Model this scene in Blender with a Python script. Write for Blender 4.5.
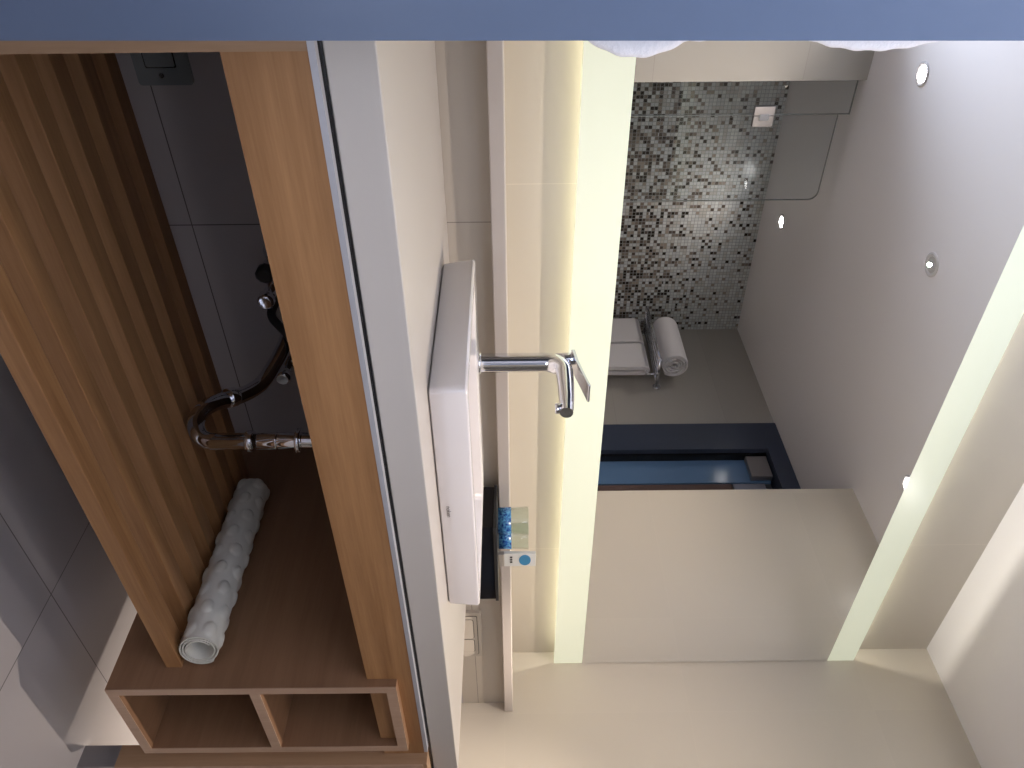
import bpy, bmesh, math, random
from mathutils import Vector, Matrix
random.seed(7)
S = bpy.context.scene
for o in list(bpy.data.objects): bpy.data.objects.remove(o)
H = 0.85                      # eye height; all heights below are given relative to the eye, then raised by H
PI = math.pi
# ------------------------------------------------------------------ camera
fw = Vector((0.6356, 0.7720, -0.0004)); rt = Vector((0.7720, -0.6356, -0.0098)); fw.normalize()
rt = (rt - fw * rt.dot(fw)).normalized(); up = rt.cross(fw)
cam = bpy.data.objects.new('camera', bpy.data.cameras.new('camera')); S.collection.objects.link(cam)
M = Matrix((( up.x, -rt.x, -fw.x, 0), (up.y, -rt.y, -fw.y, 0), (up.z, -rt.z, -fw.z, H), (0, 0, 0, 1)))
cam.matrix_world = M
cam.data.sensor_width = 36; cam.data.lens = 785.06 / 1024 * 36; cam.data.clip_start = 0.02
S.camera = cam
# ------------------------------------------------------------------ view, world
S.view_settings.view_transform = 'Standard'; S.view_settings.look = 'None'
S.view_settings.gamma = 1; S.view_settings.use_curve_mapping = False
S.view_settings.exposure = 0.0
w = bpy.data.worlds.new('world'); S.world = w; w.use_nodes = True
w.node_tree.nodes['Background'].inputs[0].default_value = (0.75, 0.80, 1.0, 1)
w.node_tree.nodes['Background'].inputs[1].default_value = 0.30
C = S.collection

def area(name, loc, direction, sx, sy, power, col, spread=PI):
    l = bpy.data.lights.new(name, 'AREA'); l.shape = 'RECTANGLE'; l.size = sx; l.size_y = sy
    l.energy = power; l.color = col; l.spread = spread
    o = bpy.data.objects.new(name, l); C.objects.link(o)
    o.rotation_euler = Vector(direction).to_track_quat('-Z', 'Y').to_euler()
    o.location = Vector(loc) + Vector((0, 0, H)); return o
# added daylight fill by the unseen window, aimed up to brighten the ceiling
DAY_FILL = area('ceiling_day_fill', (-0.25, -1.62, -0.10), (0.32, 1, 1.6), 1.3, 1.7, 68, (0.76, 0.83, 1.0), math.radians(110))
# ------------------------------------------------------------------ materials
def mat(name, col, rough=0.5, metal=0, coat=0, trans=0, ior=1.45, emis=None, estr=0, spec=None):
    m = bpy.data.materials.new(name); m.use_nodes = True; b = m.node_tree.nodes['Principled BSDF']
    b.inputs['Base Color'].default_value = (*col, 1); b.inputs['Roughness'].default_value = rough
    b.inputs['Metallic'].default_value = metal; b.inputs['Coat Weight'].default_value = coat
    b.inputs['Transmission Weight'].default_value = trans; b.inputs['IOR'].default_value = ior
    if spec is not None: b.inputs['Specular IOR Level'].default_value = spec
    if emis: b.inputs['Emission Color'].default_value = (*emis, 1); b.inputs['Emission Strength'].default_value = estr
    return m
class NB:
    def __init__(s, m): s.t = m.node_tree; s.n = s.t.nodes; s.l = s.t.links; s.b = s.n['Principled BSDF']
    def new(s, t, **k):
        n = s.n.new(t)
        for a, v in k.items(): setattr(n, a, v)
        return n
    def put(s, sock, v):
        if hasattr(v, 'links'): s.l.new(v, sock)
        else: sock.default_value = v
    def math(s, op, a, b=0.0, c=None):
        n = s.new('ShaderNodeMath', operation=op); s.put(n.inputs[0], a); s.put(n.inputs[1], b)
        if c is not None: s.put(n.inputs[2], c)
        return n.outputs[0]
    def mix(s, f, a, b):
        n = s.new('ShaderNodeMix', data_type='RGBA'); s.put(n.inputs[0], f)
        s.put(n.inputs[6], a if hasattr(a, 'links') else (*a, 1)); s.put(n.inputs[7], b if hasattr(b, 'links') else (*b, 1))
        return n.outputs[2]
    def pos(s):
        g = s.new('ShaderNodeNewGeometry'); x = s.new('ShaderNodeSeparateXYZ'); s.l.new(g.outputs['Position'], x.inputs[0])
        return g.outputs['Position'], x.outputs
    def noise(s, scale3, detail=3, rough=0.5, sc=1.0):
        p, _ = s.pos(); v = s.new('ShaderNodeVectorMath', operation='MULTIPLY'); s.l.new(p, v.inputs[0]); v.inputs[1].default_value = scale3
        n = s.new('ShaderNodeTexNoise'); n.inputs['Scale'].default_value = sc; n.inputs['Detail'].default_value = detail; n.inputs['Roughness'].default_value = rough
        s.l.new(v.outputs[0], n.inputs['Vector']); return n.outputs[0]
    def bump(s, h, strength=0.1, dist=0.002):
        n = s.new('ShaderNodeBump'); n.inputs['Strength'].default_value = strength; n.inputs['Distance'].default_value = dist
        s.l.new(h, n.inputs['Height']); s.l.new(n.outputs[0], s.b.inputs['Normal'])
def tiles(name, col, lines, gw=0.002, gcol=None, rough=0.35, var=0.04, coat=0):
    """large tiles: lines = (axis, one joint, spacing)"""
    m = mat(name, col, rough, coat=coat); k = NB(m); _, xyz = k.pos(); g = None; cell = None
    for ax, off, per in lines:
        q = k.math('DIVIDE', k.math('SUBTRACT', xyz[ax], off), per)
        d = k.math('MULTIPLY', k.math('ABSOLUTE', k.math('SUBTRACT', k.math('FRACT', k.math('ADD', q, 0.5)), 0.5)), per)
        e = k.math('LESS_THAN', d, gw / 2); g = e if g is None else k.math('MAXIMUM', g, e)
        f = k.math('MULTIPLY', k.math('FLOOR', q), 7.31 + ax * 3.7); cell = f if cell is None else k.math('ADD', cell, f)
    wn = k.new('ShaderNodeTexWhiteNoise', noise_dimensions='1D'); k.l.new(cell, wn.inputs['W'])
    n = k.noise((1.6, 1.6, 1.6), 4)
    f = k.math('ADD', k.math('MULTIPLY', wn.outputs[0], 0.5), k.math('MULTIPLY', n, 0.5))
    base = k.mix(f, tuple(c * (1 - var) for c in col), tuple(min(1, c * (1 + var)) for c in col))
    k.l.new(k.mix(g, base, gcol or tuple(c * 0.55 for c in col)), k.b.inputs['Base Color'])
    return m
def wood(name, c0, c1, axis, rough=0.5):
    m = mat(name, c0, rough); k = NB(m)
    sc = [55, 55, 55]; sc[axis] = 2.2
    a = k.noise(tuple(sc), 5, 0.6); sc2 = [9, 9, 9]; sc2[axis] = 0.8; b = k.noise(tuple(sc2), 3, 0.5)
    sc3 = [260, 260, 260]; sc3[axis] = 14; c = k.noise(tuple(sc3), 2, 0.6)
    f = k.math('ADD', k.math('MULTIPLY', a, 0.45), k.math('ADD', k.math('MULTIPLY', b, 0.35), k.math('MULTIPLY', c, 0.2)))
    r = k.new('ShaderNodeMapRange'); k.l.new(f, r.inputs[0]); r.inputs[1].default_value = 0.35; r.inputs[2].default_value = 0.65
    k.l.new(k.mix(r.outputs[0], c0, c1), k.b.inputs['Base Color']); k.bump(c, 0.15, 0.001); return m
CR = (0.60, 0.545, 0.455)
M_tile_up = tiles('cream_tile_upper', CR, [(0, 0.71, 1.177), (2, 2.6, 1.2)], 0.0018, tuple(c * 1.15 for c in CR), 0.3)
M_tile_low = tiles('cream_tile_lower', (0.50, 0.45, 0.385), [(0, 0.70, 1.17), (2, H - 0.597, 0.475)], 0.002, (0.25, 0.22, 0.19), 0.35)
M_tile_right = tiles('cream_tile_right', CR, [(1, 1.29, 0.6), (2, H + 0.565, 0.6)], 0.0014, tuple(c * 1.05 for c in CR), 0.32)
M_tile_grey = tiles('grey_beige_tile', (0.43, 0.41, 0.375), [(2, H - 0.03, 0.6)], 0.002, (0.36, 0.34, 0.31), 0.3)
M_ledge = mat('ledge_stone', (0.52, 0.47, 0.43), 0.35)
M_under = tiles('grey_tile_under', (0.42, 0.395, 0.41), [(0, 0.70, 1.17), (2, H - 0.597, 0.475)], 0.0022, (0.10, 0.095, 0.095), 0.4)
M_ceil = mat('ceiling_paint', (0.88, 0.86, 0.87), 0.35)
M_floor = tiles('dark_floor_tile', (0.33, 0.31, 0.31), [(0, 1.207, 0.6), (1, 0.872, 0.6)], 0.002, (0.08, 0.07, 0.07), 0.35, 0.08)
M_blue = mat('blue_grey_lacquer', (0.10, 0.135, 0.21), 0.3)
M_oakx = wood('oak_along', (0.24, 0.112, 0.042), (0.42, 0.222, 0.095), 0)
M_shade = wood('bounce_shade_board', (0.05, 0.025, 0.012), (0.08, 0.04, 0.02), 0)  # dark tone for the added board, absorbs light bounced under the countertop
M_oaky = wood('oak_deep', (0.21, 0.11, 0.055), (0.28, 0.15, 0.08), 1)
M_oakz = wood('oak_upright', (0.30, 0.18, 0.10), (0.42, 0.27, 0.16), 2)
M_oake = wood('oak_edge', (0.42, 0.27, 0.18), (0.54, 0.37, 0.26), 2)
M_white = mat('white_ceramic', (0.72, 0.68, 0.67), 0.12, coat=0.3)
M_top = mat('solid_surface_white', (0.54, 0.50, 0.455), 0.3)
M_chrome = mat('chrome', (0.82, 0.83, 0.86), 0.06, 1)
M_chrome2 = mat('dark_chrome', (0.72, 0.74, 0.80), 0.08, 1)
M_steel = mat('brushed_steel', (0.30, 0.29, 0.30), 0.35, 0.7)
M_profile = mat('pale_metal', (0.50, 0.50, 0.53), 0.4, 0.3)
M_black = mat('black_gloss', (0.008, 0.008, 0.01), 0.15)
M_bgrey = mat('dark_rubber', (0.02, 0.02, 0.022), 0.4)
M_towel = mat('white_terry', (0.78, 0.77, 0.80), 0.95)
k = NB(M_towel); k.bump(k.noise((1, 1, 1), 2, 0.6, 320), 0.5, 0.002)
M_mat = mat('white_rubber', (0.64, 0.62, 0.55), 0.55)
M_plate = mat('grey_plate', (0.21, 0.24, 0.25), 0.4)
M_plate2 = mat('beige_plate', (0.40, 0.36, 0.31), 0.35)
M_line = mat('dark_seam', (0.05, 0.045, 0.04), 0.6)
M_navy = mat('navy_metal', (0.045, 0.06, 0.10), 0.3)
M_bglass = mat('blue_glass_panel', (0.13, 0.24, 0.42), 0.15)
M_brown = mat('brown_wood_panel', (0.14, 0.09, 0.08), 0.5)
M_pale = mat('pale_panel', (0.28, 0.30, 0.36), 0.5)
M_ring = mat('white_ring', (0.62, 0.60, 0.60), 0.4)
M_lens = mat('lamp_lens', (1, 1, 1), 0.4, emis=(1, 0.97, 0.95), estr=90)
M_lens_dim = mat('deep_lamp_lens', (0.5, 0.49, 0.46), 0.3)
M_print = mat('blue_print', (0.02, 0.16, 0.5), 0.25)
k = NB(M_print); n_ = k.noise((1, 1, 1), 3, 0.7, 170); r_ = k.new('ShaderNodeValToRGB'); k.l.new(n_, r_.inputs[0])
r_.color_ramp.elements[0].position = 0.38; r_.color_ramp.elements[0].color = (0.004, 0.03, 0.22, 1)
r_.color_ramp.elements[1].position = 0.62; r_.color_ramp.elements[1].color = (0.10, 0.36, 0.60, 1)
k.l.new(r_.outputs[0], k.b.inputs['Base Color'])
M_card = mat('white_card', (0.70, 0.70, 0.66), 0.5); M_oval = mat('blue_oval', (0.05, 0.24, 0.44), 0.5)
M_logo = mat('logo_print', (0.10, 0.09, 0.09), 0.5)
def mirror_mat():
    m = mat('mirror_silver', (0.90, 0.905, 0.90), 0.0, 1); return m
M_mirror = mirror_mat()
def frosted():
    m = bpy.data.materials.new('lit_frosted_glass'); m.use_nodes = True; t = m.node_tree; t.nodes.clear()
    o = t.nodes.new('ShaderNodeOutputMaterial'); a = t.nodes.new('ShaderNodeBsdfTranslucent'); a.inputs[0].default_value = (0.92, 0.97, 0.84, 1)
    g = t.nodes.new('ShaderNodeBsdfPrincipled'); g.inputs['Base Color'].default_value = (0.72, 0.75, 0.62, 1); g.inputs['Roughness'].default_value = 0.25
    e = t.nodes.new('ShaderNodeEmission'); e.inputs[0].default_value = (0.90, 0.93, 0.72, 1); e.inputs[1].default_value = 0.36
    x = t.nodes.new('ShaderNodeMixShader'); x.inputs[0].default_value = 0.975; t.links.new(a.outputs[0], x.inputs[1]); t.links.new(g.outputs[0], x.inputs[2])
    ad = t.nodes.new('ShaderNodeAddShader'); t.links.new(x.outputs[0], ad.inputs[0]); t.links.new(e.outputs[0], ad.inputs[1])
    t.links.new(ad.outputs[0], o.inputs[0]); return m
M_band = frosted()
def clear(name, tint, rough=0.0):
    m = bpy.data.materials.new(name); m.use_nodes = True; t = m.node_tree; t.nodes.clear()
    o = t.nodes.new('ShaderNodeOutputMaterial'); a = t.nodes.new('ShaderNodeBsdfTransparent'); a.inputs[0].default_value = (*tint, 1)
    g = t.nodes.new('ShaderNodeBsdfGlossy'); g.inputs['Roughness'].default_value = rough
    lw = t.nodes.new('ShaderNodeLayerWeight'); pw = t.nodes.new('ShaderNodeMath'); pw.operation = 'POWER'; t.links.new(lw.outputs['Facing'], pw.inputs[0]); pw.inputs[1].default_value = 4.5
    f = t.nodes.new('ShaderNodeMath'); f.operation = 'MULTIPLY_ADD'; t.links.new(pw.outputs[0], f.inputs[0]); f.inputs[1].default_value = 0.75; f.inputs[2].default_value = 0.045; x = t.nodes.new('ShaderNodeMixShader')
    t.links.new(f.outputs[0], x.inputs[0]); t.links.new(a.outputs[0], x.inputs[1]); t.links.new(g.outputs[0], x.inputs[2]); t.links.new(x.outputs[0], o.inputs[0]); return m
M_shower = clear('shower_glass', (0.93, 0.95, 0.96)); M_edge = mat('glass_edge', (0.20, 0.22, 0.22), 0.3); M_tumbler = clear('tumbler_glass', (0.93, 0.96, 0.94))
def mosaic():
    m = mat('mosaic', (0.4, 0.4, 0.4), 0.22); k = NB(m); p, xyz = k.pos(); P = 0.0200
    fx = k.math('DIVIDE', xyz[0], P); fz = k.math('DIVIDE', xyz[2], P)
    cx = k.math('FLOOR', fx); cz = k.math('FLOOR', fz)
    cb = k.new('ShaderNodeCombineXYZ'); k.l.new(cx, cb.inputs[0]); k.l.new(cz, cb.inputs[1])
    wn = k.new('ShaderNodeTexWhiteNoise', noise_dimensions='2D'); k.l.new(cb.outputs[0], wn.inputs['Vector'])
    # share of dark chips in the pattern falls with height
    r = k.new('ShaderNodeMapRange'); k.l.new(xyz[2], r.inputs[0])
    r.inputs[1].default_value = H + 0.72; r.inputs[2].default_value = H + 1.18; r.inputs[3].default_value = 0.62; r.inputs[4].default_value = 0.12
    isdark = k.math('LESS_THAN', wn.outputs[0], r.outputs[0])
    sp = k.new('ShaderNodeSeparateColor'); k.l.new(wn.outputs[1], sp.inputs[0])
    rampd = k.new('ShaderNodeValToRGB'); rampd.color_ramp.interpolation = 'CONSTANT'; k.l.new(sp.outputs[1], rampd.inputs[0])
    e = rampd.color_ramp.elements; e[0].position = 0; e[0].color = (0.03, 0.025, 0.022, 1); e[1].position = 0.3; e[1].color = (0.10, 0.08, 0.07, 1)
    x = e.new(0.6); x.color = (0.20, 0.17, 0.15, 1); x = e.new(0.85); x.color = (0.30, 0.26, 0.22, 1)
    rampl = k.new('ShaderNodeValToRGB'); rampl.color_ramp.interpolation = 'CONSTANT'; k.l.new(sp.outputs[2], rampl.inputs[0])
    e = rampl.color_ramp.elements; e[0].position = 0; e[0].color = (0.50, 0.53, 0.55, 1); e[1].position = 0.45; e[1].color = (0.58, 0.61, 0.62, 1)
    x = e.new(0.75); x.color = (0.46, 0.46, 0.44, 1)
    col = k.mix(isdark, rampl.outputs[0], rampd.outputs[0])
    def edge(f): return k.math('GREATER_THAN', k.math('ABSOLUTE', k.math('SUBTRACT', k.math('FRACT', f), 0.5)), 0.43)
    g = k.math('MAXIMUM', edge(fx), edge(fz))
    k.l.new(k.mix(g, col, (0.30, 0.31, 0.31)), k.b.inputs['Base Color']); return m
M_mosaic = mosaic()
# ------------------------------------------------------------------ mesh helpers (heights relative to the eye)
def BM(): return bmesh.new()
def add_box(bm, x0, x1, y0, y1, z0, z1):
    vs = [bm.verts.new((x, y, z + H)) for x in (x0, x1) for y in (y0, y1) for z in (z0, z1)]
    for q in ((0, 1, 3, 2), (4, 6, 7, 5), (0, 4, 5, 1), (2, 3, 7, 6), (0, 2, 6, 4), (1, 5, 7, 3)): bm.faces.new([vs[i] for i in q])
    return bm
def box(x0, x1, y0, y1, z0, z1, bev=0):
    bm = add_box(BM(), x0, x1, y0, y1, z0, z1)
    if bev: bmesh.ops.bevel(bm, geom=list(bm.edges), offset=bev, segments=2, affect='EDGES', profile=0.5)
    return bm
def frame_of(t):
    a = Vector((0, 0, 1)) if abs(t.z) < 0.9 else Vector((1, 0, 0)); u = t.cross(a).normalized(); return u, u.cross(t).normalized()
def add_tube(bm, pts, r, seg=20, cap=True, smooth=True):
    pts = [Vector(p) + Vector((0, 0, H)) for p in pts]; n = len(pts); rs = r if isinstance(r, (list, tuple)) else [r] * n
    rings = []; u = None
    for i, p in enumerate(pts):
        t = (pts[min(i + 1, n - 1)] - pts[max(i - 1, 0)]).normalized()
        if u is None: u, v = frame_of(t)
        else: u = (u - t * u.dot(t)).normalized(); v = u.cross(t)
        rings.append([bm.verts.new(p + (u * math.cos(a) + v * math.sin(a)) * rs[i]) for a in [2 * PI * j / seg for j in range(seg)]])
    for a, b in zip(rings, rings[1:]):
        for j in range(seg):
            f = bm.faces.new((a[j], a[(j + 1) % seg], b[(j + 1) % seg], b[j])); f.smooth = smooth
    if cap: bm.faces.new(rings[0]); bm.faces.new(rings[-1][::-1])
    return bm
def catmull(P, k=8):
    P = [Vector(p) for p in P]; Q = [P[0] * 2 - P[1]] + P + [P[-1] * 2 - P[-2]]; out = []
    for i in range(1, len(Q) - 2):
        for j in range(k):
            t = j / k; a, b, c, d = Q[i - 1:i + 3]
            out.append(0.5 * ((2 * b) + (-a + c) * t + (2 * a - 5 * b + 4 * c - d) * t * t + (-a + 3 * b - 3 * c + d) * t ** 3))
    return out + [P[-1]]
def rrect(x0, x1, y0, y1, r, n=6):
    o = []
    for cx, cy, a0 in ((x1 - r, y1 - r, 0), (x0 + r, y1 - r, 90), (x0 + r, y0 + r, 180), (x1 - r, y0 + r, 270)):
        for i in range(n + 1):
            a = math.radians(a0 + 90 * i / n); o.append((cx + r * math.cos(a), cy + r * math.sin(a)))
    return o
def loft(levels, cap0=True, cap1=True):
    bm = BM(); rings = []
    for x0, x1, y0, y1, z, r in levels: rings.append([bm.verts.new((x, y, z + H)) for x, y in rrect(x0, x1, y0, y1, r)])
    for a, b in zip(rings, rings[1:]):
        n = len(a)
        for j in range(n):
            f = bm.faces.new((a[j], a[(j + 1) % n], b[(j + 1) % n], b[j])); f.smooth = True
    if cap0: bm.faces.new(rings[0][::-1])
    if cap1: bm.faces.new(rings[-1])
    return bm
def prism(pts, axis, a, b):
    """closed outline pts (two coordinates) pushed along axis from a to b"""
    bm = BM()
    def P(q, t):
        c = [q[0], q[1]]; c.insert(axis, t); return (c[0], c[1], c[2] + H)
    A = [bm.verts.new(P(q, a)) for q in pts]; B = [bm.verts.new(P(q, b)) for q in pts]; n = len(pts)
    bm.faces.new(A); bm.faces.new(B[::-1])
    for j in range(n): bm.faces.new((A[j], B[j], B[(j + 1) % n], A[(j + 1) % n]))
    return bm
def wpos(o):
    p = Vector(o.location); q = o.parent
    while q: p += q.location; q = q.parent
    return p
def obj(name, bm, m, parent=None, label=None, cat=None, group=None, kind=None, sharp=None):
    bmesh.ops.recalc_face_normals(bm, faces=bm.faces)
    co = [v.co for v in bm.verts]; lo = Vector([min(c[i] for c in co) for i in range(3)]); hi = Vector([max(c[i] for c in co) for i in range(3)])
    base = Vector(((lo.x + hi.x) / 2, (lo.y + hi.y) / 2, lo.z))
    for v in bm.verts: v.co -= base
    me = bpy.data.meshes.new(name); bm.to_mesh(me); bm.free(); me.materials.append(m)
    if sharp: me.set_sharp_from_angle(angle=math.radians(sharp))
    o = bpy.data.objects.new(name, me); C.objects.link(o)
    if parent is not None: o.parent = parent; o.location = base - wpos(parent)
    else: o.location = base
    return tag(o, label, cat, group, kind)
def tag(o, label=None, cat=None, group=None, kind=None):
    if label: o['label'] = label
    if cat: o['category'] = cat
    if group: o['group'] = group
    if kind: o['kind'] = kind
    return o
def struct(name, bm, m, label=None, parent=None):
    return obj(name, bm, m, parent, label, None, None, None if parent else 'structure')
def thing(name, loc, label, cat, group=None):
    o = bpy.data.objects.new(name, None); C.objects.link(o); o.location = Vector(loc) + Vector((0, 0, H)); o.empty_display_size = 0.05
    return tag(o, label, cat, group)
def copy_thing(r, delta, label):
    n = r.copy(); C.objects.link(n); n.location = Vector(r.location) + Vector(delta); n['label'] = label
    for ch in list(r.children):
        c = ch.copy(); C.objects.link(c); c.parent = n
        for g in list(ch.children): d = g.copy(); C.objects.link(d); d.parent = c
    return n
# ------------------------------------------------------------------ room shell
ZF, ZC = -0.85, 1.427
XL, XR, XT = -1.2, 2.45, 2.90
YW, YL, YM, YG, YB = 1.51, 1.328, -1.115, -0.249, -1.75
struct('floor', box(XL, 3.5, YB, YW, ZF - 0.1, ZF), M_floor, 'dark grey tiled bathroom floor under the vanity')
struct('ceiling', box(XL, 3.5, YB, YW + 0.1, ZC, ZC + 0.1), M_ceil, 'white painted ceiling seen above the mirror')
struct('wall_front', box(XL, XR, YW, YW + 0.1, ZF, ZC), M_tile_up, 'cream tiled wall behind the lit mirror')
bm = box(XL, XR, YL, YW, -0.172, -0.036); struct('wall_front_lower', bm, M_tile_low, 'cream tiled half-height wall behind the basin')
struct('wall_front_base', box(XL, XR, YL, YW, ZF, -0.172), M_under, 'grey tiled wall under the countertop')
struct('trim_1', box(XL, XR, 1.296, YW, -0.036, -0.009, 0.002), M_ledge, 'narrow stone ledge running below the mirror')
struct('wall_right', box(XR, 3.5, 0.670, YW + 0.1, ZF, ZC), M_tile_right, 'cream tiled wall meeting the right end of the mirror')
struct('wall_door_side', box(XT, 3.0, YB, -0.218, ZF, ZC), M_tile_grey, 'grey-beige tiled wall with the towel rack, reflected in the mirror')
struct('wall_shower', box(0.66, XT, YM - 0.1, YM, ZF, ZC), M_mosaic, 'mosaic tiled shower wall reflected in the mirror')
struct('wall_shower_pier', box(0.66, 1.066, YG - 0.06, YG + 0.0, ZF, ZC), M_tile_grey, 'plain tiled strip of wall beside the shower glass')
struct('wall_shower_left', box(0.60, 0.66, YM - 0.1, YG, ZF, ZC), M_tile_grey)
struct('wall_left', box(XL - 0.1, XL, YB, YW, ZF, ZC), M_ceil)
# wall behind the camera with its window
bm = BM()
add_box(bm, XL, -0.95, YB - 0.1, YB, ZF, ZC); add_box(bm, 0.45, 0.60, YB - 0.1, YB, ZF, ZC)
add_box(bm, -0.95, 0.45, YB - 0.1, YB, ZF, -0.65); add_box(bm, -0.95, 0.45, YB - 0.1, YB, 1.15, ZC)
struct('wall_back', bm, M_ceil)
bm = BM(); add_box(bm, -0.95, 0.45, YB - 0.06, YB - 0.02, -0.65, -0.60); add_box(bm, -0.95, 0.45, YB - 0.06, YB - 0.02, 1.10, 1.15)
add_box(bm, -0.95, -0.90, YB - 0.06, YB - 0.02, -0.6, 1.10); add_box(bm, 0.40, 0.45, YB - 0.06, YB - 0.02, -0.6, 1.10)
struct('window_1', bm, M_ring)
# blue-grey pier close to the camera, hiding the left end of the vanity
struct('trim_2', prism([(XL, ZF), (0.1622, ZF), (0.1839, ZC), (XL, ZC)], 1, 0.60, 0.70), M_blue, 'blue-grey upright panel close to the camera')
# doorway in the towel-rack wall
d = struct('door_1', box(2.885, 3.0, -0.218, -0.02, ZF, ZC - 0.002), M_navy, 'dark navy doorway reflected in the mirror')
struct('head_frame', box(2.885, 3.0, -0.02, 0.670, 1.335, ZC - 0.002), M_navy, parent=d)
struct('glass_panel', box(2.95, 2.965, 0.0, 0.16, ZF, 1.318), M_bglass, 'blue glass panel', parent=d)
struct('track_seal', box(2.915, 2.97, -0.02, -0.002, ZF, 1.33), M_black, parent=d)
struct('hinge_box', box(2.915, 2.95, 0.004, 0.15, 1.215, 1.325, 0.004), M_steel, parent=d)
struct('wood_panel', box(2.955, 2.985, 0.165, 0.225, ZF, 1.115), M_brown, 'brown wood strips', parent=d)
struct('wood_strip', box(2.955, 2.985, 0.232, 0.670, ZF, 1.115), M_brown, parent=d)
struct('upper_panel', box(2.955, 2.985, 0.165, 0.670, 1.122, 1.285), M_pale, parent=d)
struct('wall_hallway', box(3.4, 3.5, YB, 0.670, ZF, ZC), M_navy)
# ------------------------------------------------------------------ lit mirror
mr = thing('wall_mirror', (1.43, YW, 0.135), 'long wall mirror with lit frosted bands along its top and bottom edges', 'mirror')
X0, X1 = -0.35, 2.447; YP = 1.466
obj('mirror_glass', box(X0, X1, YP, YP + 0.006, 0.229, 1.068), M_mirror, mr)
obj('frosted_band', box(X0, X1, YP, YP + 0.006, 0.133, 0.229), M_band, mr, 'lit frosted band below the mirror glass')
obj('frosted_band', box(X0, X1, YP, YP + 0.006, 1.068, 1.158), M_band, mr, 'lit frosted band above the mirror glass')
obj('backing_panel', box(X0, X1, YP + 0.007, YP + 0.016, 0.232, 1.065), M_bgrey, mr)
for z, pw_ in ((0.208, 5.2), (1.092, 5.6)):
    led = obj('light_strip', box(X0 + 0.1, X1 - 0.03, 1.499, YW - 0.001, z - 0.012, z + 0.012), M_ring, mr)
    a = area('strip_glow', (1.05, 1.4975, z), (0, -0.6, -1 if z < 0.6 else 1), 2.65, 0.018, pw_, (1.0, 0.95, 0.82)); a.parent = led
    a.location = Vector((1.05, 1.4975, z + H)) - wpos(led)
# ------------------------------------------------------------------ ceiling lights
def downlight(x, y, lens, label, power, angle, col=(1, 0.86, 0.74), r=0.042, grp='recessed ceiling lights'):
    t = thing('ceiling_spotlight', (x, y, ZC), label, 'ceiling light', grp)
    bm = BM(); prof = [(r, 0), (r, -0.004), (r * 0.86, -0.007), (r * 0.72, -0.003), (r * 0.66, 0)]
    rings = [[bm.verts.new((x + q * math.cos(a), y + q * math.sin(a), ZC + z + H)) for a in [2 * PI * j / 40 for j in range(40)]] for q, z in prof]
    for A, B in zip(rings, rings[1:]):
        for j in range(40): f = bm.faces.new((A[j], A[(j + 1) % 40], B[(j + 1) % 40], B[j])); f.smooth = True
    obj('rim', bm, M_ring, t)
    bm = BM(); add_tube(bm, [(x, y, ZC - 0.0005), (x, y, ZC - 0.0025)], r * 0.67, 40); obj('lens', bm, lens, t)
    l = bpy.data.lights.new('spot_beam', 'SPOT'); l.energy = power; l.color = col; l.spot_size = math.radians(angle); l.spot_blend = 1.0; l.shadow_soft_size = 0.005
    o = bpy.data.objects.new('spot_beam', l); C.objects.link(o); o.parent = t; o.location = (0, 0, -0.010)
    return t
downlight(0.907, 0.170, M_lens, 'lit round ceiling spotlight nearest the shower wall strip', 11, 150)
downlight(1.978, -0.790, M_lens, 'small lit ceiling spotlight inside the shower', 10, 150)
downlight(2.095, 0.985, M_lens, 'lit ceiling spotlight close to the mirror top edge', 420, 38, r=0.038)
downlight(1.390, 0.630, M_lens_dim, 'deep recessed ceiling light that looks grey from the side', 80, 150)
# ------------------------------------------------------------------ vanity
va = thing('vanity_unit', (0.93, 1.0, ZF), 'oak vanity unit with a slatted shelf and open cubbies below the white countertop', 'vanity')
obj('side_panel', box(0.176, 0.2135, 0.727, 1.326, ZF, -0.1786), M_oakz, va)
obj('apron', box(0.2135, 1.640, 0.727, 0.749, -0.257, -0.1786), M_oakx, va, 'broad oak front board under the countertop')
obj('front_rail', box(0.2135, 1.2575, 0.752, 0.7875, -0.613, -0.585, 0.0012), M_oakx, va)
for q in range(6):
    y = 0.8235 + 0.0715 * q
    obj('slat', box(0.2135, 1.2575, y, y + 0.0355, -0.613, -0.585, 0.0012), M_oakx, va)
obj('added_shade_board', box(0.2135, 1.525, 0.7505, 1.326, -0.1850, -0.1745), M_shade, va)  # added unseen dark board, cuts bounce light so the slat tops stay dark
# cubby box
T = 0.018; cx0, cx1, cz0, cz1, cy0, cy1 = 1.258, 1.487, -0.706, -0.205, 0.712, 1.326
cb = obj('cubby_box', add_box(BM(), cx0, cx0 + T, cy0, cy1, cz0, cz1), M_oaky, va)
obj('board', box(cx1 - T, cx1, cy0, cy1, cz0, cz1), M_oaky, cb); obj('board', box(cx0 + T, cx1 - T, cy0, cy1, cz0, cz0 + T), M_oaky, cb)
obj('board', box(cx0 + T, cx1 - T, cy0, cy1, cz1 - T, cz1), M_oaky, cb)
obj('divider', box(cx0 + T, cx1 - T, cy0 + 0.001, cy1, -0.461, -0.443), M_oaky, cb)
obj('back_board', box(cx0 + T, cx1 - T, 1.12, 1.13, cz0 + T, cz1 - T), M_oaky, cb)
bm = BM(); fy_ = 0.7108
for q in ((cx0, cx0 + T, cz0, cz1), (cx1 - T, cx1, cz0, cz1), (cx0 + T, cx1 - T, cz0, cz0 + T), (cx0 + T, cx1 - T, cz1 - T, cz1), (cx0 + T, cx1 - T, -0.461, -0.443)): add_box(bm, q[0], q[1], fy_, 0.7125, q[2], q[3])
obj('edge_band', bm, M_oake, cb, 'paler oak edge of the cubby')
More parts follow.
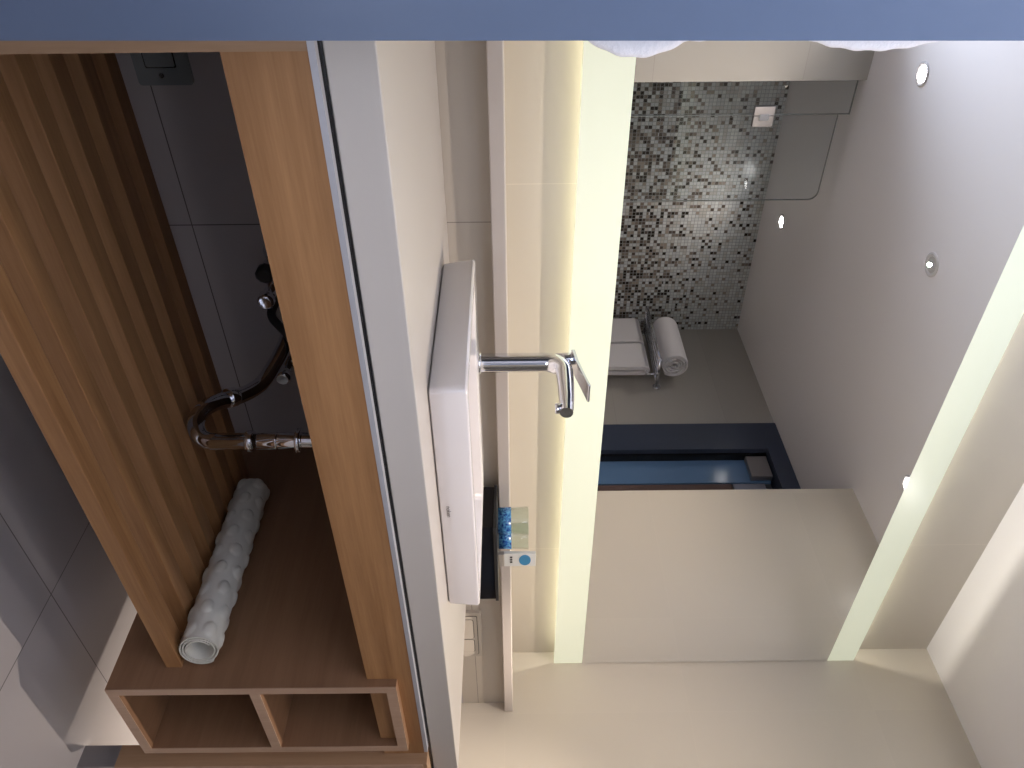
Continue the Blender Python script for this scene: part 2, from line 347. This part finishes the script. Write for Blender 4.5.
obj('edge_profile', box(0.176, 1.525, 0.7262, 0.7500, -0.1785, -0.1718), M_profile, va, 'thin pale metal strip along the top of the front board')
obj('end_post', box(1.53, 1.638, 0.706, 0.748, -0.777, -0.173), M_oakz, va)
obj('post_front', box(1.532, 1.638, 0.7045, 0.7065, -0.777, -0.180), M_oake, va, 'paler oak front of the end post')
obj('post_foot', box(1.53, 1.638, 0.706, 0.748, ZF, -0.777), M_steel, va, 'grey metal foot of the end post')
# countertop
ct = obj('countertop', box(0.172, 1.645, 0.740, YL - 0.001, -0.168, -0.1195, 0.0015), M_top, None, 'white slab countertop under the basin', 'countertop')
obj('shadow_gap_strip', box(0.176, 1.640, 0.738, 0.742, -0.1740, -0.168), M_black, ct)
# ------------------------------------------------------------------ basin
zs, zb = -0.0625, -0.1190
sk = obj('wash_basin', loft([
    (0.708, 1.205, 0.846, 1.186, zb, 0.006), (0.704, 1.209, 0.842, 1.190, zb + 0.003, 0.008), (0.698, 1.214, 0.839, 1.197, zs - 0.004, 0.011), (0.700, 1.212, 0.841, 1.195, zs - 0.001, 0.010), (0.702, 1.210, 0.843, 1.193, zs, 0.009),
    (0.711, 1.201, 0.852, 1.098, zs, 0.010), (0.714, 1.198, 0.855, 1.095, zs - 0.003, 0.012), (0.725, 1.187, 0.866, 1.085, zs - 0.034, 0.02), (0.750, 1.165, 0.888, 1.065, zs - 0.040, 0.03)]),
    M_white, None, 'low rectangular white ceramic basin on the countertop', 'basin', sharp=40)
bm = add_tube(BM(), [(0.962, 0.975, zs - 0.040), (0.962, 0.975, zs - 0.037)], 0.022, 28); obj('drain', bm, M_chrome, sk)
cu = bpy.data.curves.new('logo', 'FONT'); cu.body = 'noken'; cu.size = 0.0105; cu.align_x = 'CENTER'; cu.extrude = 0.0001
tmp = bpy.data.objects.new('t', cu); C.objects.link(tmp); bpy.context.view_layer.update()
me = bpy.data.meshes.new_from_object(tmp); bpy.data.objects.remove(tmp); me.materials.append(M_logo)
lg = bpy.data.objects.new('maker_mark', me); C.objects.link(lg); lg.parent = sk; lg.rotation_euler = (math.radians(93), 0, 0)
lg.location = Vector((0.955, 0.8399, -0.107 + H)) - wpos(sk)
# ------------------------------------------------------------------ faucet
fx, fy = 0.880, 1.130
fa = thing('basin_faucet', (fx, fy, zs), 'chrome single-lever faucet standing on the back of the basin', 'faucet')
obj('base_flange', add_tube(BM(), [(fx, fy, zs), (fx, fy, zs + 0.004), (fx, fy, zs + 0.006)], [0.021, 0.021, 0.0185], 32), M_chrome, fa)
R = 0.034; cz = 0.060
path = [(fx, fy, zs + 0.004), (fx, fy, 0.0), (fx, fy, cz)] + [(fx, fy - R + R * math.cos(a), cz + R * math.sin(a)) for a in [math.radians(q) for q in range(10, 91, 10)]]
path += [(fx, fy - R - 0.03, cz + R), (fx, fy - R - 0.07, cz + R - 0.001), (fx, fy - R - 0.105, cz + R - 0.003)]
rad = [0.018] * 3 + [0.018] * 5 + [0.0175, 0.017, 0.0165, 0.016] + [0.015, 0.0135, 0.0115]
obj('spout', add_tube(BM(), path, rad[:len(path)], 32), M_chrome, fa, sharp=60)
ty = fy - R - 0.093
obj('aerator', add_tube(BM(), [(fx, ty, cz + R - 0.003), (fx, ty - 0.001, cz + R - 0.020), (fx, ty - 0.001, cz + R - 0.022)], [0.0095, 0.0095, 0.008], 24), M_chrome2, fa)
bm = add_tube(BM(), [(fx, fy + 0.008, 0.080), (fx, fy + 0.010, 0.110), (fx, fy + 0.010, 0.116)], [0.012, 0.012, 0.009], 24); hn = obj('handle_neck', bm, M_chrome2, fa)
bm = BM()
A = [(fy + 0.014, 0.114), (fy - 0.02, 0.119), (fy - 0.090, 0.135), (fy - 0.091, 0.131), (fy - 0.02, 0.114), (fy + 0.014, 0.108)]
bm = prism([(y, z) for y, z in A], 0, fx - 0.019, fx + 0.019); bmesh.ops.bevel(bm, geom=list(bm.edges), offset=0.001, segments=1, affect='EDGES'); obj('lever', bm, M_chrome2, fa)
# ------------------------------------------------------------------ drain trap and valves under the basin
tp = thing('sink_drain_trap', (0.94, 1.0, -0.58), 'chrome drain trap under the basin curving back to the wall', 'sink trap')
obj('tailpiece', add_tube(BM(), [(0.947, 1.0, -0.186), (0.947, 1.0, -0.528)], 0.0150, 28), M_chrome, tp)
P = [(0.947, 1.0, -0.51), (0.946, 1.001, -0.532), (0.941, 1.008, -0.549), (0.932, 1.026, -0.559), (0.924, 1.045, -0.557), (0.920, 1.062, -0.546), (0.928, 1.085, -0.534), (0.947, 1.120, -0.514), (0.955, 1.165, -0.484), (0.938, 1.205, -0.462), (0.915, 1.245, -0.445), (0.895, 1.285, -0.44), (0.885, 1.327, -0.44)]
obj('trap_pipe', add_tube(BM(), catmull(P, 6), 0.0148, 28), M_chrome2, tp)
def nut(a, b, r, m=M_chrome, n=24):
    a, b = Vector(a), Vector(b); d = (b - a); obj('coupling_nut', add_tube(BM(), [a, a + d * 0.15, a + d * 0.85, b], [r * 0.93, r, r, r * 0.93], n), m, tp)
nut((0.947, 1.0, -0.378), (0.947, 1.0, -0.369), 0.0225); nut((0.947, 1.0, -0.466), (0.947, 1.0, -0.452), 0.019); nut((0.947, 1.0, -0.414), (0.947, 1.0, -0.410), 0.0158)
nut((0.934, 1.100, -0.5255), (0.944, 1.118, -0.5165), 0.0185)
obj('wall_flange', add_tube(BM(), [(0.885, 1.327, -0.44), (0.885, 1.321, -0.44), (0.885, 1.316, -0.44)], [0.032, 0.030, 0.018], 32), M_chrome2, tp)
def valve(x, z, label, knob):
    t = thing('angle_valve', (x, 1.327, z), label, 'valve', 'water valves under the basin')
    obj('valve_body', add_tube(BM(), [(x, 1.327, z), (x, 1.323, z), (x, 1.322, z), (x, 1.265, z), (x, 1.262, z)], [0.022, 0.022, 0.011, 0.011, 0.008], 24), M_chrome2, t)
    bm = BM(); add_tube(bm, [(x, 1.262, z), (x, 1.256, z), (x, 1.240, z), (x, 1.236, z)], [0.013, 0.017, 0.017, 0.012], 10); obj('handle', bm, knob, t)
    obj('outlet', add_tube(BM(), [(x, 1.29, z), (x, 1.29, z + 0.03)], 0.0085, 20), M_chrome2, t)
    return t
valve(0.758, -0.453, 'left angle valve on the wall under the basin', M_bgrey); valve(0.816, -0.463, 'chrome angle valve between the other valves', M_chrome); valve(1.001, -0.466, 'right angle valve beyond the drain trap', M_chrome)
hz = thing('supply_hose', (0.86, 1.29, -0.50), 'dark braided supply hose looping from the wall valves under the basin', 'hose')
obj('hose', add_tube(BM(), catmull([(0.838, 1.300, -0.448), (0.848, 1.27, -0.462), (0.862, 1.255, -0.462), (0.882, 1.24, -0.44), (0.92, 1.22, -0.40), (0.94, 1.2, -0.30), (0.95, 1.15, -0.186)], 6), 0.0085, 18), M_bgrey, hz)
obj('end_nut', add_tube(BM(), [(0.830, 1.302, -0.440), (0.838, 1.300, -0.447)], 0.0105, 8), M_chrome2, hz)
# ------------------------------------------------------------------ rolled bath mat
def rolled_mat():
    bm = BM(); NY, NT = 170, 230; turns = 2.75; y0, y1 = 0.758, 1.130; xc, zc = 1.2135, -0.5452
    r0, r1, th = 0.0200, 0.0332, 0.0024
    grid = []
    for side in (0, 1):
        rows = []
        for i in range(NY + 1):
            y = y0 + (y1 - y0) * i / NY; row = []
            for j in range(NT + 1):
                u = j / NT; a = u * turns * 2 * PI; r = r0 + (r1 - r0) * u
                if side:
                    r += th; 
                    if u > (turns - 1.02) / turns:
                        s = a * 0.038; best = 0
                        gy = (y - y0 - 0.02) / 0.043; 
                        for row_i in (math.floor(gy), math.floor(gy) + 1):
                            cy = y0 + 0.02 + row_i * 0.043; off = 0.0 if row_i % 2 else 0.0215
                            q = (s - off) / 0.043; cs = off + round(q) * 0.043
                            dd = math.hypot(y - cy, s - cs) / 0.0135
                            if dd < 1: best = max(best, math.sqrt(1 - dd * dd))
                        r += 0.0038 * best
                px, pz = r * math.cos(a + 2.1), r * math.sin(a + 2.1); row.append(bm.verts.new((xc + px, y - 0.14 * px + 0.08 * pz, zc + pz + H)))
            rows.append(row)
        grid.append(rows)
    for side in (0, 1):
        g = grid[side]
        for i in range(NY):
            for j in range(NT):
                f = bm.faces.new((g[i][j], g[i + 1][j], g[i + 1][j + 1], g[i][j + 1])); f.smooth = True
    a, b = grid
    for j in range(NT):
        bm.faces.new((a[0][j], a[0][j + 1], b[0][j + 1], b[0][j])); bm.faces.new((a[NY][j], b[NY][j], b[NY][j + 1], a[NY][j + 1]))
    for i in range(NY):
        bm.faces.new((a[i][0], b[i][0], b[i + 1][0], a[i + 1][0])); bm.faces.new((a[i][NT], a[i + 1][NT], b[i + 1][NT], b[i][NT]))
    return bm
obj('bath_mat', rolled_mat(), M_mat, None, 'rolled white rubber bath mat with round bumps lying on the slatted shelf', 'bath mat', sharp=50)
# ------------------------------------------------------------------ plates on the walls
def cyl_y(x, z, r, y0, y1, n=20): return add_tube(BM(), [(x, y0, z), (x, y1, z)], r, n)
ol = thing('electrical_outlet', (0.375, YL, -0.615), 'dark grey socket plate on the wall behind the slatted shelf', 'outlet')
bm = prism([(x, z) for x, z in [(p[0], p[1]) for p in rrect(0.31, 0.440, -0.612, -0.522, 0.006)]], 1, YL - 0.007, YL); obj('cover_plate', bm, M_plate, ol)
bm = prism(rrect(0.345, 0.410, -0.592, -0.545, 0.003), 1, YL - 0.0082, YL - 0.007); obj('socket_face', bm, M_plate, ol)
bm = prism(rrect(0.343, 0.412, -0.594, -0.543, 0.003), 1, YL - 0.0074, YL - 0.0070); obj('seam', bm, M_black, ol)
obj('screw', cyl_y(0.424, -0.571, 0.004, YL - 0.0085, YL - 0.007), M_black, ol)
fp = thing('flush_plate', (1.98, YL, -0.25), 'beige two-button flush plate low on the wall beyond the countertop end', 'flush plate')
obj('cover_plate', prism(rrect(1.932, 2.155, -0.25, -0.0975, 0.006), 1, YL - 0.011, YL), M_plate2, fp)
obj('surround_seam', prism(rrect(1.945, 2.142, -0.238, -0.108, 0.006), 1, YL - 0.0118, YL - 0.011), M_line, fp)
obj('surround', prism(rrect(1.947, 2.140, -0.236, -0.110, 0.006), 1, YL - 0.0128, YL - 0.0112), M_plate2, fp)
for a, b in ((1.962, 2.055), (2.062, 2.125)):
    bt = obj('button', prism(rrect(a, b, -0.224, -0.121, 0.008), 1, YL - 0.0142, YL - 0.0128), M_plate2, fp)
    obj('seam', prism(rrect(a - 0.002, b + 0.002, -0.226, -0.119, 0.009), 1, YL - 0.0132, YL - 0.0126), M_line, bt)
# ------------------------------------------------------------------ black box and what stands on it
bb = thing('amenity_box', (1.507, 1.21, -0.1195), 'glossy black box on the countertop behind the right end of the basin', 'box')
obj('body', box(1.373, 1.643, 1.16, 1.285, -0.1195, -0.046, 0.0015), M_black, bb); obj('lid', box(1.370, 1.645, 1.156, 1.288, -0.046, -0.0385, 0.001), M_bgrey, bb)
def glass(x, y, label):
    t = thing('drinking_glass', (x, y, -0.038), label, 'glass', 'tumblers on the black box'); z = -0.038; bm = BM(); n = 40
    prof = [(0.0, z), (0.028, z), (0.030, z + 0.003), (0.0330, z + 0.072), (0.0320, z + 0.0728), (0.0310, z + 0.072), (0.0275, z + 0.006), (0.0, z + 0.006)]
    rings = [[bm.verts.new((x + max(q, 0.0002) * math.cos(a), y + max(q, 0.0002) * math.sin(a), h + H)) for a in [2 * PI * j / n for j in range(n)]] for q, h in prof]
    for A, B in zip(rings, rings[1:]):
        for j in range(n): f = bm.faces.new((A[j], A[(j + 1) % n], B[(j + 1) % n], B[j])); f.smooth = True
    obj('glass_body', bm, M_tumbler, t, sharp=50)
    bm = BM(); rings = [[bm.verts.new((x + q * math.cos(a), y + q * math.sin(a), h + H)) for a in [2 * PI * j / n for j in range(n)]] for q, h in ((0.0304, z + 0.002), (0.0320, z + 0.032), (0.0323, z + 0.032), (0.0307, z + 0.002))]
    for A, B in zip(rings, rings[1:] + rings[:1]):
        for j in range(n): f = bm.faces.new((A[j], A[(j + 1) % n], B[(j + 1) % n], B[j])); f.smooth = True
    obj('printed_band', bm, M_print, t, 'blue patterned band around the foot'); return t
g1 = glass(1.418, 1.218, 'clear tumbler with a blue patterned foot, the nearer one to the faucet')
copy_thing(g1, (0.073, 0.015, 0), 'clear tumbler partly hidden behind the small white card')
cd = thing('amenity_card', (1.53, 1.20, -0.038), 'small white card with a blue oval standing right of the tumblers', 'card')
obj('card', box(1.500, 1.548, 1.186, 1.194, -0.024, 0.052, 0.001), M_card, cd); obj('foot', box(1.502, 1.546, 1.184, 1.196, -0.038, -0.024, 0.001), M_plate2, cd, 'greyish foot of the card')
el = [(1.524 + 0.0195 * math.cos(a), 0.026 + 0.014 * math.sin(a)) for a in [2 * PI * i / 32 for i in range(32)]]
obj('printed_oval', prism(el, 1, 1.1853, 1.1859), M_oval, cd)
bm = BM()
for i in range(3): add_box(bm, 1.510 + 0.009 * i, 1.516 + 0.009 * i, 1.1853, 1.1859, -0.010, -0.004)
obj('printed_text', bm, M_line, cd)
# ------------------------------------------------------------------ shower glass (behind the camera, seen in the mirror)
sc = thing('shower_screen', (1.3, YG, ZF), 'clear glass shower screen and door in front of the mosaic wall', 'shower screen')
obj('fixed_pane', box(1.067, 1.202, YG - 0.008, YG, ZF + 0.005, 1.392), M_shower, sc)
bm = BM(); add_box(bm, 1.067, 1.203, YG - 0.0085, YG + 0.0005, 1.392, 1.395); add_box(bm, 1.202, 1.2045, YG - 0.0085, YG + 0.0005, ZF + 0.005, 1.395); obj('pane_edge', bm, M_edge, sc)
xa, xb, zt, rr = 1.208, 1.585, 1.350, 0.04
arc = [(xb - rr + rr * math.cos(a), zt - rr + rr * math.sin(a)) for a in [math.radians(q) for q in range(0, 91, 10)]]
out = [(xa, ZF + 0.01), (xb, ZF + 0.01)] + arc + [(xa, zt)]
dr = obj('shower_door', prism(out, 1, YG - 0.008, YG), M_shower, sc)
edge_in = [(xb - 0.0022, ZF + 0.01)] + [(xb - rr + (rr - 0.0022) * math.cos(a), zt - rr + (rr - 0.0022) * math.sin(a)) for a in [math.radians(q) for q in range(0, 91, 10)]] + [(xa, zt - 0.0022)]
bm = BM(); oa = [(xb, ZF + 0.01)] + arc + [(xa, zt)]
for y_, in ((YG - 0.0084,), (YG + 0.0004,)):
    pass
lo = []
for y_ in (YG - 0.0084, YG + 0.0004):
    lo.append(([bm.verts.new((p[0], y_, p[1] + H)) for p in oa], [bm.verts.new((p[0], y_, p[1] + H)) for p in edge_in]))
for i in range(len(oa) - 1):
    (a0, b0), (a1, b1) = lo
    bm.faces.new((a0[i], a0[i + 1], b0[i + 1], b0[i])); bm.faces.new((a1[i], a1[i + 1], b1[i + 1], b1[i])); bm.faces.new((a0[i], a0[i + 1], a1[i + 1], a1[i])); bm.faces.new((b0[i], b0[i + 1], b1[i + 1], b1[i]))
obj('door_edge', bm, M_edge, dr)
hg = obj('hinge', box(1.166, 1.203, YG - 0.014, YG + 0.008, 1.000, 1.083, 0.001), M_steel, sc, 'chrome glass hinge')
obj('hinge_leaf', box(1.205, 1.250, YG - 0.014, YG + 0.008, 1.000, 1.083, 0.001), M_steel, hg)
obj('knuckle', box(1.198, 1.222, YG + 0.008, YG + 0.014, 1.022, 1.062, 0.001), M_chrome2, hg)
# ------------------------------------------------------------------ towel rack
rk = thing('towel_rack', (2.9, -0.80, 0.83), 'chrome towel shelf with a hanging rail on the wall beside the doorway', 'towel rack')
for y in (-0.545, -1.075):
    b = obj('bracket', add_tube(BM(), [(2.899, y, 0.83), (2.70, y, 0.83)], 0.009, 16), M_chrome2, rk)
    obj('wall_rosette', add_tube(BM(), [(2.8995, y, 0.83), (2.888, y, 0.83)], 0.022, 24), M_chrome, b)
    obj('drop_arm', add_tube(BM(), [(2.80, y, 0.83), (2.80, y, 0.765)], 0.005, 12), M_chrome2, b)
for i in range(5): obj('rail', add_tube(BM(), [(2.70 + i * 0.042, -1.075, 0.83), (2.70 + i * 0.042, -0.545, 0.83)], 0.0065 if i else 0.010, 14), M_chrome2, rk)
obj('hanging_rail', add_tube(BM(), [(2.80, -1.075, 0.765), (2.80, -0.545, 0.765)], 0.006, 14), M_chrome2, rk)
def hung(y0, y1, label, zt=0.787, zb=0.42):
    pr = []; t = 0.030
    for a in range(0, 181, 15): pr.append((2.80 + 0.030 * math.cos(math.radians(a)), zt - 0.03 + 0.030 * math.sin(math.radians(a))))
    pr += [(2.770, zb), (2.773, zb - 0.004), (2.790, zb - 0.004), (2.7925, zb), (2.7925, zt - 0.012)]
    pr += [(2.8075, zt - 0.012), (2.8075, zb + 0.02), (2.809, zb + 0.016), (2.827, zb + 0.016), (2.83, zb + 0.02)]
    bm = prism([(x, z) for x, z in pr], 1, y0, y1)
    bmesh.ops.bevel(bm, geom=[e for e in bm.edges if abs(e.verts[0].co.y - e.verts[1].co.y) < 1e-5], offset=0.004, segments=2, affect='EDGES')
    obj('hanging_towel', bm, M_towel, None, label, 'towel', 'white towels hanging on the rack')
hung(-0.80, -0.575, 'white towel hanging on the rack nearer the doorway'); hung(-1.060, -0.822, 'white towel hanging on the rack nearer the mosaic corner')
def roll():
    bm = BM(); NT = 150; NY = 24; turns = 4.2; xc, zc = 2.765, 0.924; y0, y1 = -0.96, -0.575; g = []
    for s in (0, 1):
        rows = []
        for i in range(NY + 1):
            y = y0 + (y1 - y0) * i / NY; row = []
            for j in range(NT + 1):
                u = j / NT; a = -u * turns * 2 * PI + 0.6; r = 0.008 + 0.063 * u + (0.0125 if s else 0)
                if i in (0, NY) and s: r -= 0.002
                row.append(bm.verts.new((xc + r * math.cos(a), y + 0.004 * math.sin(a * 1.3) * (1 if i in (0, NY) else 0), zc + r * math.sin(a) + H)))
            rows.append(row)
        g.append(rows)
    for s in (0, 1):
        for i in range(NY):
            for j in range(NT): f = bm.faces.new((g[s][i][j], g[s][i + 1][j], g[s][i + 1][j + 1], g[s][i][j + 1])); f.smooth = True
    A, B = g
    for j in range(NT): bm.faces.new((A[0][j], A[0][j + 1], B[0][j + 1], B[0][j])); bm.faces.new((A[NY][j], A[NY][j + 1], B[NY][j + 1], B[NY][j]))
    for i in range(NY): bm.faces.new((A[i][0], B[i][0], B[i + 1][0], A[i + 1][0])); bm.faces.new((A[i][NT], A[i + 1][NT], B[i + 1][NT], B[i][NT]))
    return bm
obj('rolled_towel', roll(), M_towel, None, 'white rolled towel lying on top of the chrome towel rack', 'towel', sharp=50)
# ------------------------------------------------------------------ white cloth showing past the blue-grey panel
def cloth():
    bm = BM(); N, K = 80, 14; z0, z1 = 0.045, 0.372; rings = []
    for i in range(N + 1):
        z = z0 + (z1 - z0) * i / N
        def hump(c, w_, h): t = (z - c) / w_; return h * max(0, 1 - t * t) ** 1.0 if abs(t) < 1 else 0
        b = hump(0.100, 0.040, 0.0125) + hump(0.125, 0.06, 0.003) + hump(0.292, 0.062, 0.0115)
        x1 = 0.1850 + b + 0.0006 * math.sin(z * 300)
        ring = []
        for j in range(K):
            a = 2 * PI * j / K; cx = (0.1740 + x1) / 2; hw = (x1 - 0.1740) / 2
            ring.append(bm.verts.new((cx + hw * math.cos(a), 0.655 + 0.006 * math.sin(a), z + H)))
        rings.append(ring)
    for A, B in zip(rings, rings[1:]):
        for j in range(K): f = bm.faces.new((A[j], A[(j + 1) % K], B[(j + 1) % K], B[j])); f.smooth = True
    bm.faces.new(rings[0][::-1]); bm.faces.new(rings[-1]); return bm
obj('hanging_cloth', cloth(), M_towel, None, 'crumpled white cloth peeking out past the blue-grey panel', 'cloth')
